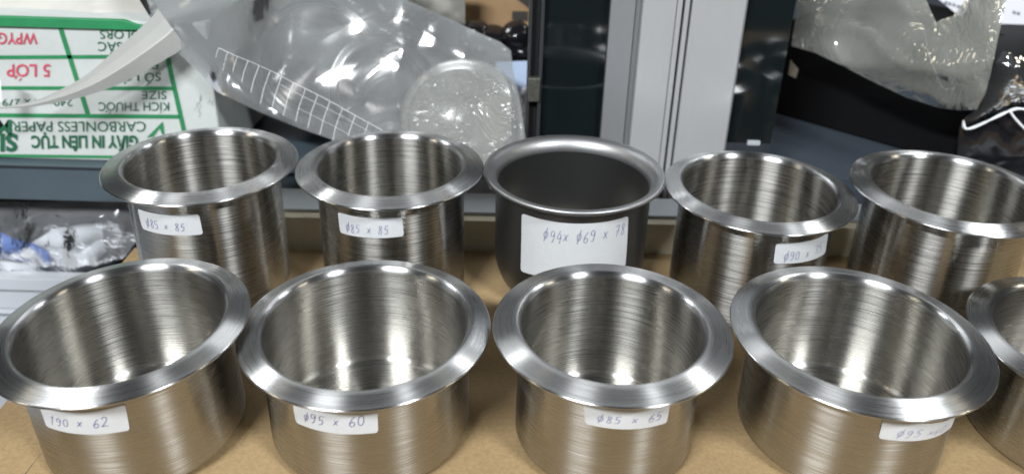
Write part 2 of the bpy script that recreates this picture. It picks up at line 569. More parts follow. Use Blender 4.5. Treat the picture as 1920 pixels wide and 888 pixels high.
def sticker(cup, root, corners, text, box_uv, wob, rc=0.12, zmax=None):
    r = cup['_r']
    q = [cyl_uv(cup, *c) for c in corners]           # TL TR BR BL
    if zmax:
        q = [(a, min(z, zmax)) for a, z in q]
    Wd = abs(q[1][0] - q[0][0]) * r
    Hd = abs(q[0][1] - q[3][1])

    def pos(u, v, off):
        a = (q[0][0] * (1 - u) + q[1][0] * u) * v + (q[3][0] * (1 - u) + q[2][0] * u) * (1 - v)
        z = (q[0][1] * (1 - u) + q[1][1] * u) * v + (q[3][1] * (1 - u) + q[2][1] * u) * (1 - v)
        rr = r + off
        return Vector((rr * math.sin(a), -rr * math.cos(a), z))
    rcm = rc * Hd
    us = [0, .15, .4, .7, 1]
    us = [x * rcm / Wd for x in us] + [rcm / Wd + (1 - 2 * rcm / Wd) * i / 16 for i in range(1, 16)] + [1 - x * rcm / Wd for x in us[::-1]]
    vs, fs = [], []
    nv = 6
    for u in us:
        e = min(u, 1 - u) * Wd
        cut = 0 if e >= rcm else rcm - math.sqrt(max(rcm ** 2 - (rcm - e) ** 2, 0))
        cut /= Hd
        for j in range(nv + 1):
            v = cut + (1 - 2 * cut) * j / nv
            lift = 0.00016 + 0.00035 * max(0, (abs(u - .5) * 2) ** 10) * (0.5 + 0.5 * noise.noise(Vector((u * 3, v * 2, r * 999))))
            vs.append(pos(u, v, lift))
    for i in range(len(us) - 1):
        for j in range(nv):
            a = i * (nv + 1) + j
            fs.append((a, a + nv + 1, a + nv + 2, a + 1))
    st = mesh('sticker', vs, fs, M['sticker'], root, True)
    st['label'] = 'white sticker handwritten ' + text.replace('o', 'ø').replace('I', '1').replace('  ', ' ')
    # handwriting: pen strokes as raised ribbons on the sticker
    u0, u1, v0, v1, slope = box_uv
    rnd = random.Random(wob)
    n = len(text)
    adv = (u1 - u0) / n
    gh = v1 - v0
    vs, fs = [], []
    wpen = 0.00022
    for i, ch in enumerate(text):
        if ch == ' ':
            continue
        jx, jy, sc = rnd.uniform(-.06, .06), rnd.uniform(-.07, .07), rnd.uniform(.9, 1.08)
        for st_ in GLYPH[ch]:
            pts = smooth_path([Vector((x, y, 0)) for x, y in st_], 5) if len(st_) > 2 else [Vector((*a, 0)) for a in st_]
            P3 = []
            for p in pts:
                w_ = .80 if ch != 'x' else .8
                u = u0 + adv * (i + .08 + (p.x + jx) * w_ * sc + 0.16 * (p.y - .5))
                v = v0 + gh * ((p.y + jy) * sc * (.85 if ch == 'x' else 1) + (0.05 if ch == 'x' else 0)) + slope * (u - u0)
                P3.append((u * Wd, v * Hd))
            for j, (a, b) in enumerate(P3):
                k0, k1 = P3[max(j - 1, 0)], P3[min(j + 1, len(P3) - 1)]
                dx, dy = k1[0] - k0[0], k1[1] - k0[1]
                L = math.hypot(dx, dy) or 1
                nx, ny = -dy / L * wpen / 2, dx / L * wpen / 2
                for s_ in (1, -1):
                    vs.append(pos((a + nx * s_) / Wd, (b + ny * s_) / Hd, 0.00042))
                if j:
                    c = len(vs)
                    fs.append((c - 4, c - 3, c - 1, c - 2))
    mesh('handwriting', vs, fs, M['ink'], st)
    return st


STEEL_GROUP = 'steel cup holders standing on the cardboard'


def steel_cup(x, y, r, H, R, label, tilt=(0, 0), group=STEEL_GROUP, spin=0.0):
    r, H, R = mm(r), mm(H), mm(R)
    e = empty('steel_cup', (mm(x), mm(y), 0.0003))
    Mt = Matrix.Rotation(tilt[1], 4, 'Y') @ Matrix.Rotation(tilt[0], 4, 'X')
    e.rotation_euler = Mt.to_euler()
    tag(e, label, 'cup', group)
    o, i, f = cup_profiles(r, H, R)
    lathe('outer_wall', o, 144, M['steel'], e)
    lathe('inner_wall', i, 144, M['steel'], e, True)
    lathe('rim', f, 144, M['steel_rim'], e, True)
    return e, {'_m': Matrix.Translation(e.location) @ Mt, '_r': r, '_H': H}


zt = lambda c: c['_H'] - 0.0045
# front row
e, c = steel_cup(-171.8, 299.7, 45, 63, 55.3, 'shallow wide steel cup with sticker 190 x 62, its rim lapping over the next rim', (0.0126, -0.0275))
e.location.z = 0.0012
c['_m'] = Matrix.Translation(e.location) @ c['_m'].to_3x3().to_4x4()
sticker(c, e, [(75.7, 762), (234.5, 756), (243.7, 804.8), (88.6, 798)], 'I90 x 62', (.10, .80, .30, .66, .04), 1, zmax=zt(c))
e, c = steel_cup(-65.7, 307.7, 47.5, 60, 57.6, 'shallow steel cup with sticker ø95 x 60, right of the 190 x 62 cup')
sticker(c, e, [(549, 752), (707.3, 760), (709, 809), (556, 791)], 'o95 x 60', (.13, .86, .30, .68, .06), 2, zmax=zt(c))
e, c = steel_cup(47.2, 305.2, 42.5, 65, 54.4, 'steel cup with sticker ø85 x 65, wide flat flange, middle of the front row')
sticker(c, e, [(1095, 756), (1256, 754), (1249, 791), (1097.6, 792.6)], 'o85 x 65', (.14, .92, .28, .66, .02), 3, zmax=zt(c))
e, c = steel_cup(163.6, 312.5, 47.5, 60, 58.6, 'shallow steel cup with sticker ø95 x 60 half tucked under its right rim')
sticker(c, e, [(1657, 778), (1795, 770), (1781, 800), (1646.6, 820)], 'o95 x60', (.16, .76, .22, .60, .10), 4, zmax=zt(c))
e, c = steel_cup(279.5, 314.2, 47.0, 57.0, 57.5, 'steel cup cut off by the right edge of the photo with no sticker in view')
e.location.z = 0.0003
# back row
e, c = steel_cup(-179.6, 425.8, 42.5, 85, 54.0, 'tall steel cup with sticker ø85 x 85 in front of the white and green carton')
sticker(c, e, [(258.7, 390.6), (373, 400.7), (381, 438.6), (268.5, 428.5)], 'o85 x 85', (.12, .78, .22, .60, .05), 5)
e, c = steel_cup(-70.8, 427.9, 42.5, 85, 54.0, 'tall steel cup with sticker ø85 x 85 in front of the bagged cups')
sticker(c, e, [(634, 397), (753.5, 405.5), (757, 442), (639, 435.7)], 'o85 x 85', (.12, .80, .18, .58, .06), 6)
e, c = steel_cup(145.6, 432.2, 45, 75, 55.4, 'steel cup with sticker ø90 x 75 on its right flank in front of the posts')
sticker(c, e, [(1454.7, 456), (1552, 436), (1546, 474.5), (1449.7, 493)], 'o90 x 75', (.14, .86, .16, .58, .14), 7)
e, c = steel_cup(258.4, 431.5, 45.5, 78.5, 56.8, 'tall steel cup without a sticker in front of the black box')

# the dark satin cup: flared rolled lip, wall drawn in to a smaller base
r, H, R = mm(46.6), mm(78), mm(54.1)
e = empty('satin_cup', (mm(36.7), mm(440.8), 0.0003))
tag(e, 'dark grey satin cup with rolled lip and large sticker ø94 x ø69 x 78', 'cup', STEEL_GROUP)
outer = [(0, 0.0006), (mm(24), 0.0004)] + [(mm(34.5) + mm(12.1) * math.sin(a), mm(0.4) + mm(26) * (1 - math.cos(a))) for a in [PI / 2 * i / 14 for i in range(15)]]
outer += [(r, mm(26.4) + (H - mm(7.5) - mm(26.4)) * i / 8) for i in range(1, 9)]
lathe('outer_wall', outer, 144, M['satin'], e)
ri = r - 0.001
inner = [(0, 0.0016), (mm(22), 0.0016)] + [(mm(33) + mm(12.6) * math.sin(a), mm(1.6) + mm(25) * (1 - math.cos(a))) for a in [PI / 2 * i / 14 for i in range(15)]]
inner += [(ri, mm(26.6) + (H - mm(9) - mm(26.6)) * i / 8) for i in range(1, 9)]
lathe('inner_wall', inner, 144, M['satin'], e, True)
fl = R - 0.0012 - ri
lip = arcpts(ri + fl, H - mm(9), fl, mm(8.6), PI, PI / 2, 12) + arcpts(R - 0.0012, H - 0.0018, 0.0014, 0.0014, PI / 2, -PI / 2, 8)
lip += [(r + 0.004, H - mm(4.4)), (r, H - mm(7.5))]
lathe('rim', lip, 144, M['satin_rim'], e, True)
c = {'_m': Matrix.Translation(e.location), '_r': r, '_H': H}
sticker(c, e, [(979, 399), (1177.7, 404), (1172.4, 498), (977, 507.5)], 'o94x o69 x 78', (.22, .97, .66, .86, .03), 8, rc=0.05, zmax=H - 0.0072)

# ------------------------------------------------------------------ carton with green print
YC = Y0 + 0.004
ct = empty('carton', (-0.28, YC, bmz))
tag(ct, 'white carton printed in green and red standing upside down on the beam', 'carton')
xr_b, xr_t = at(346, 300, YC).x + 0.028, at(318, 40, YC).x + 0.024
ztop, zbot = at(100, 36, YC).z, bmz + 0.0027
ringb = [(-0.50, YC, zbot), (xr_b, YC, zbot), (xr_b + 0.004, YC + 0.2, zbot), (-0.50, YC + 0.2, zbot)]
ringt = [(-0.50, YC, ztop), (xr_t, YC, ztop), (xr_t + 0.004, YC + 0.2, ztop), (-0.50, YC + 0.2, ztop)]
in_parent(hexa('body', ringb + ringt, M['carton'], ct, 0.0015), ct)
flp = in_parent(hexa('flap', [(-0.50, YC - 0.0022, ztop - 0.0055), (xr_t - 0.03, YC - 0.0022, ztop - 0.0055), (xr_t - 0.03, YC - 0.0004, ztop - 0.0055), (-0.50, YC - 0.0004, ztop - 0.0055),
                   (-0.50, YC - 0.0022, ztop + 0.0015), (xr_t - 0.055, YC - 0.0022, ztop + 0.001), (xr_t - 0.055, YC + 0.002, ztop + 0.001), (-0.50, YC + 0.002, ztop + 0.0015)], M['green'], ct, 0.0004), ct)


def quad_line(a, b, w, m_, parent, name='print_line', off=0.0004):
    A, B = at(a[0], a[1], YC - off), at(b[0], b[1], YC - off)
    d = (B - A).normalized()
    n = Vector((-d.z, 0, d.x)) * (w / 2)
    return in_parent(mesh(name, [A - n, B - n, B + n, A + n], [(0, 1, 2, 3)], m_, parent), parent)


for a, b, w in (((-40, 108), (314, 106), .0021), ((-40, 165), (326, 166), .0021), ((-40, 216), (337, 219), .0024), ((-40, 291), (345, 296), .0018),
                ((111, 46), (165, 216), .0026), ((300, 46), (346, 250), .0026)):
    quad_line(a, b, w * 1.25, M['green'], ct)


def words(txt, px_start, px_end, py_base, py_cap, m_, bold=0.0, vis_cap=True):
    """upside-down lettering: the text starts at px_start (right) and runs to px_end (left); base line is above in the picture"""
    def text_mesh(body):
        cu = bpy.data.curves.new('words', 'FONT')
        cu.body = body
        cu.offset = bold
        cu.resolution_u = 3
        ob = bpy.data.objects.new('words', cu)
        C.objects.link(ob)
        bpy.context.view_layer.update()
        me = bpy.data.meshes.new_from_object(ob.evaluated_get(bpy.context.evaluated_depsgraph_get()))
        bpy.data.objects.remove(ob)
        return me
    plain = txt.translate(str.maketrans('ƯỚ', 'UO'))
    me = text_mesh(plain)
    me.name = 'lettering'
    extra_v, extra_f = [], []
    for i, ch in enumerate(txt):          # horn and acute drawn as strokes
        if ch in 'ƯỚ':
            xr = max(v.co.x for v in text_mesh(plain[:i + 1]).vertices)
            strokes = [[(xr - .06, .60), (xr + .07, .68), (xr + .10, .82), (xr + .01, .80), (xr - .02, .72), (xr - .08, .68)]]
            if ch == 'Ớ':
                strokes.append([(xr - .34, .77), (xr - .26, .77), (xr - .14, .92), (xr - .25, .92)])
            for st_ in strokes:
                n0 = len(extra_v)
                extra_v += [(x, y, 0) for x, y in st_]
                extra_f.append(tuple(range(n0, n0 + len(st_))))
    if extra_v:
        vs_ = [tuple(v.co) for v in me.vertices] + extra_v
        n0 = len(me.vertices)
        fs_ = [tuple(p.vertices) for p in me.polygons] + [tuple(i + n0 for i in f) for f in extra_f]
        me = bpy.data.meshes.new('lettering')
        me.from_pydata(vs_, [], fs_)
    x0, x1 = min(v.co.x for v in me.vertices), max(v.co.x for v in me.vertices)
    Y = YC - 0.0006
    A, B = at(px_start, py_base, Y), at(px_end, py_base, Y)
    Ct = at(px_start, py_cap, Y)
    sx = (A.x - B.x) / (x1 - x0)
    sz = (A.z - Ct.z) / 0.69
    sh = (Ct.x - A.x) / 0.69
    tz = (B.z - A.z) / (x1 - x0)
    for v in me.vertices:
        x, y = v.co.x - x0, v.co.y
        v.co = Vector((A.x - x * sx + y * sh, Y, A.z - y * sz + x * tz))
    return in_parent(link('lettering', me, m_, ct), ct)


words('GIẤY IN LIÊN TỤC', 259, 58, 255, 277, M['green_dark'], 0.035)
words('CARBONLESS PAPER', 273, 22, 228, 247, M['green_dark'], 0.0)
words('SI', 33, 0, 252, 283, M['green_dark'], 0.04)
words('M', 22, -8, 226, 252, M['green_dark'], 0.04)
words('KÍCH THƯỚC', 317, 184, 192, 208, M['green_dark'], 0.0)
words('SIZE', 312, 266, 171, 186, M['green_dark'], 0.0)
words('240mm x 279', 135, 4, 186, 199, M['green_dark'], 0.0)
words('SỐ LỚP', 302, 212, 137, 152, M['green_dark'], 0.0)
words('PLY', 296, 250, 116, 130, M['green_dark'], 0.0)
words('MÀU SẮC', 290, 183, 79, 96, M['green_dark'], 0.0)
words('COLORS', 281, 187, 57, 73, M['green_dark'], 0.0)
words('5 LỚP', 94, 12, 121, 144, M['red'], 0.012)
words('WPYGB', 70, -20, 62, 83, M['red'], 0.012)
# green triangular mark at the right end of the name row
Y = YC - 0.0006
lg = [at(275, 258, Y), at(305, 228, Y), at(309, 258, Y), at(303, 250, Y), at(299, 240, Y), at(288, 256, Y)]
in_parent(mesh('logo', lg, [(0, 1, 4, 5), (1, 2, 3, 4)], M['green'], ct), ct)
# pen scribbles at the right of the carton front
vs, fs = [], []
rnd = random.Random(5)
for k in range(7):
    x0, y0 = 366 + rnd.uniform(0, 46), rnd.uniform(175, 195)
    pts = [(x0 + rnd.uniform(-4, 4), y0 + i * 7) for i in range(rnd.randint(2, 5))]
    for i in range(len(pts) - 1):
        a, b = at(*pts[i], Y), at(*pts[i + 1], Y)
        n = len(vs)
        vs += [a, b, b + Vector((.0003, 0, 0)), a + Vector((.0003, 0, 0))]
        fs.append((n, n + 1, n + 2, n + 3))
in_parent(mesh('pen_scribble', vs, fs, M['ink_grey'], ct), ct)


# ------------------------------------------------------------------ crumpled sheets of film
def crumple(name, outline, yfun, m_, parent=None, step=9.0, bulge=0.012, amp=0.004, freq=22, seed=0, back=None):
    pts = [Vector(p) for p in outline]
    n = len(pts)
    edges = [(i, (i + 1) % n) for i in range(n)]

    def inside(x, y):
        c = False
        for i in range(n):
            a, b = pts[i], pts[(i + 1) % n]
            if (a.y > y) != (b.y > y) and x < (b.x - a.x) * (y - a.y) / (b.y - a.y) + a.x:
                c = not c
        return c

    def dist(x, y):
        best = 1e9
        for i in range(n):
            a, b = pts[i], pts[(i + 1) % n]
            ab = b - a
            t = max(0, min(1, ((x - a.x) * ab.x + (y - a.y) * ab.y) / (ab.length_squared or 1)))
            best = min(best, math.hypot(a.x + ab.x * t - x, a.y + ab.y * t - y))
        return best
    dense = []
    for i in range(n):
        a, b = pts[i], pts[(i + 1) % n]
        k = max(1, int((b - a).length / step))
        for j in range(k):
            q = a.lerp(b, j / k)
            dense.append(q)
    x0, x1 = min(p.x for p in pts), max(p.x for p in pts)
    y0, y1 = min(p.y for p in pts), max(p.y for p in pts)
    rnd = random.Random(seed)
    allp = list(dense)
    y = y0
    while y < y1:
        x = x0
        while x < x1:
            xx, yy = x + rnd.uniform(-.25, .25) * step, y + rnd.uniform(-.25, .25) * step
            if inside(xx, yy) and dist(xx, yy) > step * 0.5:
                allp.append(Vector((xx, yy)))
            x += step
        y += step
    ed = [(i, (i + 1) % len(dense)) for i in range(len(dense))]
    vco, _, fcs, *_r = delaunay_2d_cdt([Vector((p.x, p.y)) for p in allp], ed, [], 1, 1e-5)
    vs = []
    nb = 0
    V1, V2 = [], []
    for p in vco:
        Yb = yfun(p.x, p.y)
        q = at(p.x, p.y, Yb)
        d = dist(p.x, p.y)
        g = math.sin(min(1, d / 70) * PI / 2)
        s = Vector((q.x * freq, q.z * freq, seed * 3.7))
        w = noise.noise(s) + 0.5 * noise.noise(s * 2.3)
        rdg = 1 - abs(noise.noise(s * 1.3 + Vector((5, 9, 2)))) * 2
        h = bulge * g + amp * (w + 0.8 * rdg * rdg) * min(1, 0.3 + d / 25)
        V1.append(q + Vector((0, -h, 0)))
        if back is not None:
            w2 = noise.noise(s * 1.1 + Vector((31, 7, 3)))
            V2.append(q + Vector((0, back * min(1, d / 160) ** 1.6 + 0.0008 + amp * abs(w2), 0)))
    nV = len(V1)
    F = [tuple(f) for f in fcs]
    if back is not None:
        F = F + [tuple(i + nV for i in f[::-1]) for f in fcs]
    return mesh(name, V1 + V2, F, m_, parent, True)


# big clear bag over the carton and the shelf
def bag_y(x, y):
    base = 0.507 + max(0, (390 - y)) / 390 * 0.055
    k = max(0.0, min(1.0, (x - 415) / 150))          # its left end hangs over the front of the carton
    k = k * k * (3 - 2 * k)
    return min(base, 0.5215) * (1 - k) + base * k


bg = empty('clear_bag', (-0.11, 0.51, 0.03))
tag(bg, 'big clear plastic bag holding steel cups, right of the green printed carton', 'plastic bag')
bag_outline = [(240, -140), (262, 0), (292, 48), (335, 100), (408, 172), (480, 207), (560, 240), (640, 268), (700, 296), (790, 345), (868, 378), (930, 393),
               (958, 330), (986, 262), (975, 190), (962, 132), (958, 96), (938, 80), (905, 66), (850, 40), (760, 0), (640, -140)]
in_parent(crumple('film_sheet', bag_outline, bag_y, M['film'], bg, 9, 0.0022, 0.0026, 20, 6, back=0.11), bg)
# printed grid along the folded edge of the bag
vs, fs = [], []


def ribbon(pts, w, yoff=-0.0082):
    for i in range(len(pts) - 1):
        a = at(*pts[i], bag_y(*pts[i]) + yoff)
        b = at(*pts[i + 1], bag_y(*pts[i + 1]) + yoff)
        d = (b - a).normalized()
        nn = d.cross(Vector((0, 1, 0))).normalized() * (w / 2)
        n = len(vs)
        vs.extend([a - nn, b - nn, b + nn, a + nn])
        fs.append((n, n + 1, n + 2, n + 3))


top = [(410, 90), (440, 104), (475, 118), (512, 135), (550, 155), (590, 175), (630, 196), (672, 220), (716, 244)]
low = [(470, 160), (505, 166), (540, 186), (580, 208), (620, 230), (660, 252)]
for k, (a, w) in enumerate(((0, .0004), (24, .00024), (48, .0002))):
    L = [(x - a * .22 + (20 if k else 0), y + a) for x, y in (top if k == 0 else top[2 + k:])]
    ribbon(L, w)
for k in range(15):
    f = k / 14 * (len(top) - 1)
    i = min(int(f), len(top) - 2)
    x = top[i][0] + (top[i + 1][0] - top[i][0]) * (f - i)
    y = top[i][1] + (top[i + 1][1] - top[i][1]) * (f - i)
    ln = 18 + 44 * min(1, max(0, k - 1) / 4)
    ribbon([(x, y), (x - ln * .20, y + ln * .55), (x - ln * .30, y + ln)], .00028 if k > 2 else .00024)
in_parent(mesh('grid_print', vs, fs, M['gridprint'], bg), bg)

# three cups in the bag
BG = 'steel cups inside the clear bag'
for px, py, Y, R_, rot, lab in ((595, 118, 0.588, 47, (1.25, 0.0, 0.25), 'steel cup inside the clear bag, leftmost and highest, standing behind the grid print'),
                            (722, 170, 0.562, 42, (1.15, 0.0, 0.55), 'steel cup inside the clear bag between the highest one and the milky one'),
                            (868, 232, 0.541, 45, (1.30, 0.0, -0.12), 'pale milky wrapped steel cup at the right end of the clear bag')):
    e, c = steel_cup(0, 0, R_ * .84, 62, R_, lab, group=BG)
    ctr = at(px, py, Y)
    e.rotation_euler = rot
    from mathutils import Euler
    ax = Euler(rot).to_matrix() @ Vector((0, 0, 1))
    e.location = ctr - ax * 0.060
    if lab.startswith('pale milky'):
        lathe('wrapping', [(0.0005, 0.0618)] + [(mm(R_ * f), 0.0615 + 0.0006 * math.sin(f * 9)) for f in (.25, .5, .75, .95)] + [(mm(R_ + 1.2), 0.0585), (mm(R_ + 1.2), 0.055)], 48, M['film_milk'], e, True)

# curved white plastic strip running out of the bag to the left
cl = smooth_path([(-30, 203, .504), (20, 201, .506), (80, 191, .509), (162, 162, .513), (232, 121, .518), (301, 71, .524), (322, 52, .526)], 14)
wd = [2, 5, 14, 36, 62, 80, 86]
vs, fs = [], []
for i, p in enumerate(cl):
    f = i / (len(cl) - 1) * 6
    k = min(int(f), 5)
    w = wd[k] + (wd[k + 1] - wd[k]) * (f - k)
    prof = [(-.5, -.0004), (-.25, -.0004), (.02, -.0012), (.06, -.0020), (.5, .0022)]
    nx, ny = 0.60, 0.80
    for s_, dy in prof:
        vs.append(at(p.x + nx * w * s_, p.y + ny * w * s_, p.z - 0.007 + dy * min(1, w / 60)))
for i in range(len(cl) - 1):
    for j in range(4):
        a = i * 5 + j
        fs.append((a, a + 1, a + 6, a + 5))
st = mesh('plastic_strip', vs, fs, M['strip'], None, False)
so = st.modifiers.new('solid', 'SOLIDIFY'); so.thickness = 0.0008
tag(st, 'curved white plastic strip crossing the printed carton', 'strip')

# crumpled white wrap on top of the carton
wr = crumple('white_wrap', [(-30, -60), (-30, 37), (60, 36), (150, 33), (215, 30), (268, 36), (285, 10), (262, -10), (255, -60)], lambda x, y: 0.55 + max(0, 36 - y) * 0.0006, M['wrap'], None, 10, 0.008, 0.006, 26, 9, back=0.05)
tag(wr, 'crumpled whitish plastic wrap lying on top of the carton', 'wrap')
# white corner at far left
pc = hexa('paper_card', [at(-20, 202, .515), at(4, 190, .516), at(4, 190, .5165), at(-20, 202, .5155), at(-20, 140, .515), at(1, 150, .516), at(1, 150, .5165), at(-20, 140, .5155)], M['paper'])
tag(pc, 'white card corner at the left edge over the carton', 'card')

# ------------------------------------------------------------------ sliding doors: aluminium posts and black glass
X = lambda px, py: at(px, py, Y0).x


def post(name, x0, x1, y0, y1, z0, z1, m_, parent, bevel=0.0005):
    return in_parent(box(name, (x0, y0, z0), (x1, y1, z1), m_, parent, bevel), parent)


ZB, ZT = 0.003, 0.30
dl = empty('sliding_door', (0.06, Y0, 0))
tag(dl, 'sliding door with black glass and an aluminium post left of the dark gap', 'door')
x0, xa, xb, x1 = X(1132, 200), X(1181, 150), X(1192, 150), X(1257, 200)
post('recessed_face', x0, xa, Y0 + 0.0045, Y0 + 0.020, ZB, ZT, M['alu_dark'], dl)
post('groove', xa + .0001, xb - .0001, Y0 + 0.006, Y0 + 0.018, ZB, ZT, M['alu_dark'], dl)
post('aluminium_post', xb, x1 - .0036, Y0 - 0.0010, Y0 + 0.022, ZB, ZT, M['alu'], dl, 0.0009)
post('aluminium_fin', x1 - .0033, x1, Y0 - 0.0010, Y0 + 0.020, ZB, ZT, M['alu'], dl)
gx0 = X(1017, 150)
post('glass_panel', gx0, x0 - 0.0002, Y0 + 0.010, Y0 + 0.014, 0.022, ZT, M['glass'], dl, 0)
ex0 = X(988, 150)
post('edge_profile', ex0, ex0 + 0.0022, Y0 + 0.003, Y0 + 0.020, 0.022, ZT, M['profile'], dl)
post('edge_channel', ex0 + 0.0023, gx0 - 0.0029, Y0 + 0.009, Y0 + 0.020, 0.022, ZT, M['gap'], dl)
post('edge_profile', gx0 - 0.0028, gx0 - 0.0002, Y0 + 0.004, Y0 + 0.020, 0.022, ZT, M['profile'], dl)
lt = post('latch', ex0 + 0.001, gx0 - 0.0015, Y0 + 0.001, Y0 + 0.006, at(998, 192, Y0).z, at(998, 148, Y0).z, M['latch'], dl, 0.0005)
for zz in (158, 182):
    ctr = at(1000, zz, Y0)
    sc = tube('screw', [(ctr.x, Y0 + 0.001, ctr.z), (ctr.x, Y0 - 0.0006, ctr.z), (ctr.x, Y0 - 0.0010, ctr.z)], [.0016, .0015, .0009], M['alu'], lt, 10)
    sc.matrix_parent_inverse = (Matrix.Translation(dl.location)).inverted()
    sc.matrix_parent_inverse = Matrix.Identity(4) if False else sc.matrix_parent_inverse
gp = box('dark_gap', (x1 + .0001, Y0 + 0.004, ZB), (x1 + .0016, Y0 + 0.018, ZT), M['gap'], dl)  # black strip: shade of the open gap between the posts, as colour
in_parent(gp, dl)
dr = empty('sliding_door', (0.15, Y0, 0))
tag(dr, 'sliding door with aluminium post and black glass panel right of the dark gap', 'door')
a0, a1, a2, a3 = x1 + .0018, X(1287, 100), X(1378, 150), X(1390, 100)
post('aluminium_fin', a0, a0 + .0030, Y0 - 0.0006, Y0 + 0.022, ZB, ZT, M['alu'], dr)
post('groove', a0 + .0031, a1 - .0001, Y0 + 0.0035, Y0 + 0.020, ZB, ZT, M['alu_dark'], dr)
post('aluminium_post', a1, a2, Y0 - 0.0006, Y0 + 0.022, ZB, ZT, M['alu'], dr, 0.0009)
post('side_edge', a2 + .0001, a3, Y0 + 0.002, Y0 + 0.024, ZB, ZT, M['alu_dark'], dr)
pr_ = X(1492, 60)
post('glass_panel', a3 + .0002, pr_, Y0 + 0.010, Y0 + 0.014, at(1420, 279, Y0).z, ZT, M['glass'], dr, 0)
post('panel_foot', X(1408, 272), X(1432, 272), Y0 + 0.008, Y0 + 0.015, at(1420, 280, Y0).z - .0005, at(1420, 271, Y0).z - 0.001, M['edge'], dr, 0.0002)

# ------------------------------------------------------------------ clutter behind, top middle
kb = empty('cardboard_box', at(930, 50, 0.70))
tag(kb, 'brown cardboard box with a dark tape patch behind the clear bag', 'box')
Yk = 0.70
b0, b1 = at(868, 50, Yk), at(1000, 51, Yk)
in_parent(hexa('body', [(b0.x, Yk, b0.z), (b1.x, Yk, b0.z - .002), (b1.x, Yk + .12, b0.z), (b0.x, Yk + .12, b0.z), (b0.x, Yk, b0.z + .09), (b1.x, Yk, b0.z + .09), (b1.x, Yk + .12, b0.z + .09), (b0.x, Yk + .12, b0.z + .09)], M['kraft'], kb, 0.001), kb)
t0, t1 = at(960, 37, Yk - .0006), at(990, 22, Yk - .0006)
in_parent(hexa('tape_patch', [(t0.x, Yk - .0006, t0.z), (t1.x, Yk - .0006, t0.z - .001), (t1.x, Yk - .0001, t0.z - .001), (t0.x, Yk - .0001, t0.z), (t0.x, Yk - .0006, t1.z), (t1.x, Yk - .0006, t1.z), (t1.x, Yk - .0001, t1.z), (t0.x, Yk - .0001, t1.z)], M['tape'], kb), kb)
t0, t1 = at(966, 10, Yk - .0006), at(994, -14, Yk - .0006)
in_parent(hexa('tape_patch', [(t0.x, Yk - .0006, t0.z + .006), (t1.x, Yk - .0006, t0.z - .003), (t1.x, Yk - .0001, t0.z - .003), (t0.x, Yk - .0001, t0.z + .006), (t0.x, Yk - .0006, t1.z), (t1.x, Yk - .0006, t1.z), (t1.x, Yk - .0001, t1.z), (t0.x, Yk - .0001, t1.z)], M['tape'], kb), kb)
# glossy black dishes under the box
rnd = random.Random(3)
TR = 'glossy black dishes under the cardboard box'
for i, (px, py, R_) in enumerate(((893, 62, 11), (925, 74, 13), (968, 66, 12), (905, 95, 12), (950, 92, 14), (982, 96, 10), (880, 84, 9))):
    p = at(px, py, 0.672 - .004 * (i % 3))
    prof = [(0.0004, 0.009), (mm(R_ * .6), 0.0088), (mm(R_ * .85), 0.0075), (mm(R_), 0.003), (mm(R_), -0.006)]
    o = lathe('black_dish', prof, 32, M['black_gloss'], None, True)
    o.location = p
    o.rotation_euler = (rnd.uniform(.1, .7), rnd.uniform(-.4, .4), 0)
    tag(o, 'glossy black plastic dish in the dark heap under the brown cardboard box', 'dish', TR)
ba = hexa('black_tray', [at(860, 118, .66), at(1000, 118, .66), at(1000, 118, .78), at(860, 118, .78), at(860, 70, .67), at(1000, 70, .67), at(1000, 60, .78), at(860, 60, .78)], M['black'])
tag(ba, 'black tray full of glossy dishes under the brown cardboard box', 'tray')
ww = crumple('white_package', [(740, -40), (760, 0), (800, 18), (845, 40), (872, 46), (872, -40)], lambda x, y: .665, M['wrap'], None, 9, .012, .006, 30, 21, back=.03)
tag(ww, 'crumpled white package between the clear bag and the cardboard box', 'package')
bp = hexa('blue_sheet', [at(925, 250, .60), at(1000, 250, .60), at(1000, 250, .604), at(925, 250, .604), at(930, 116, .645), at(1000, 114, .645), at(1000, 114, .649), at(930, 116, .649)], M['blue_paper'])
tag(bp, 'pale blue sheet behind the right end of the clear bag', 'sheet')
wc = tube('white_clip', smooth_path([at(985, 165, .575), at(980, 180, .575), at(981, 200, .575), at(986, 222, .575)], 5), 0.0022, M['paper'])
tag(wc, 'small white curved clip beside the dark door edge', 'clip')

# ------------------------------------------------------------------ right: black box, milky bag, papers
z28 = bmz
p0, p1 = atz(1452, 212, z28), atz(1835, 322, z28)
dv = (p1 - p0).normalized()
nv_ = Vector((-dv.y, dv.x, 0))
hb = 0.084
bb = hexa('black_box', [p0, p1, p1 + nv_ * .15, p0 + nv_ * .15, p0 + Vector((0, 0, hb)), p1 + Vector((0, 0, hb)), p1 + nv_ * .15 + Vector((0, 0, hb)), p0 + nv_ * .15 + Vector((0, 0, hb))], M['black'], None, .0015)
tag(bb, 'matt black box standing on the shelf under the milky plastic bag', 'box')
cr = hexa('cream_box', [at(1478, 140, .64), at(1492, 147, .635), at(1492, 147, .66), at(1478, 140, .66), at(1482, 112, .64), at(1497, 130, .635), at(1497, 130, .66), at(1482, 112, .66)], M['cream'])
tag(cr, 'small cream carton end showing beside the black glass and the black box', 'box')
mb = empty('milky_bag', at(1680, 100, .6))
tag(mb, 'wrinkled milky plastic bag draped over the black box', 'plastic bag')
mo = [(1496, -40), (1494, 30), (1484, 86), (1530, 100), (1580, 124), (1640, 155), (1700, 183), (1760, 202), (1800, 207), (1832, 206), (1846, 176), (1858, 140), (1872, 70), (1886, 0), (1890, -40), (1838, -40), (1812, 4), (1790, 32), (1770, 38), (1757, 44), (1745, 20), (1733, -8), (1722, -40)]
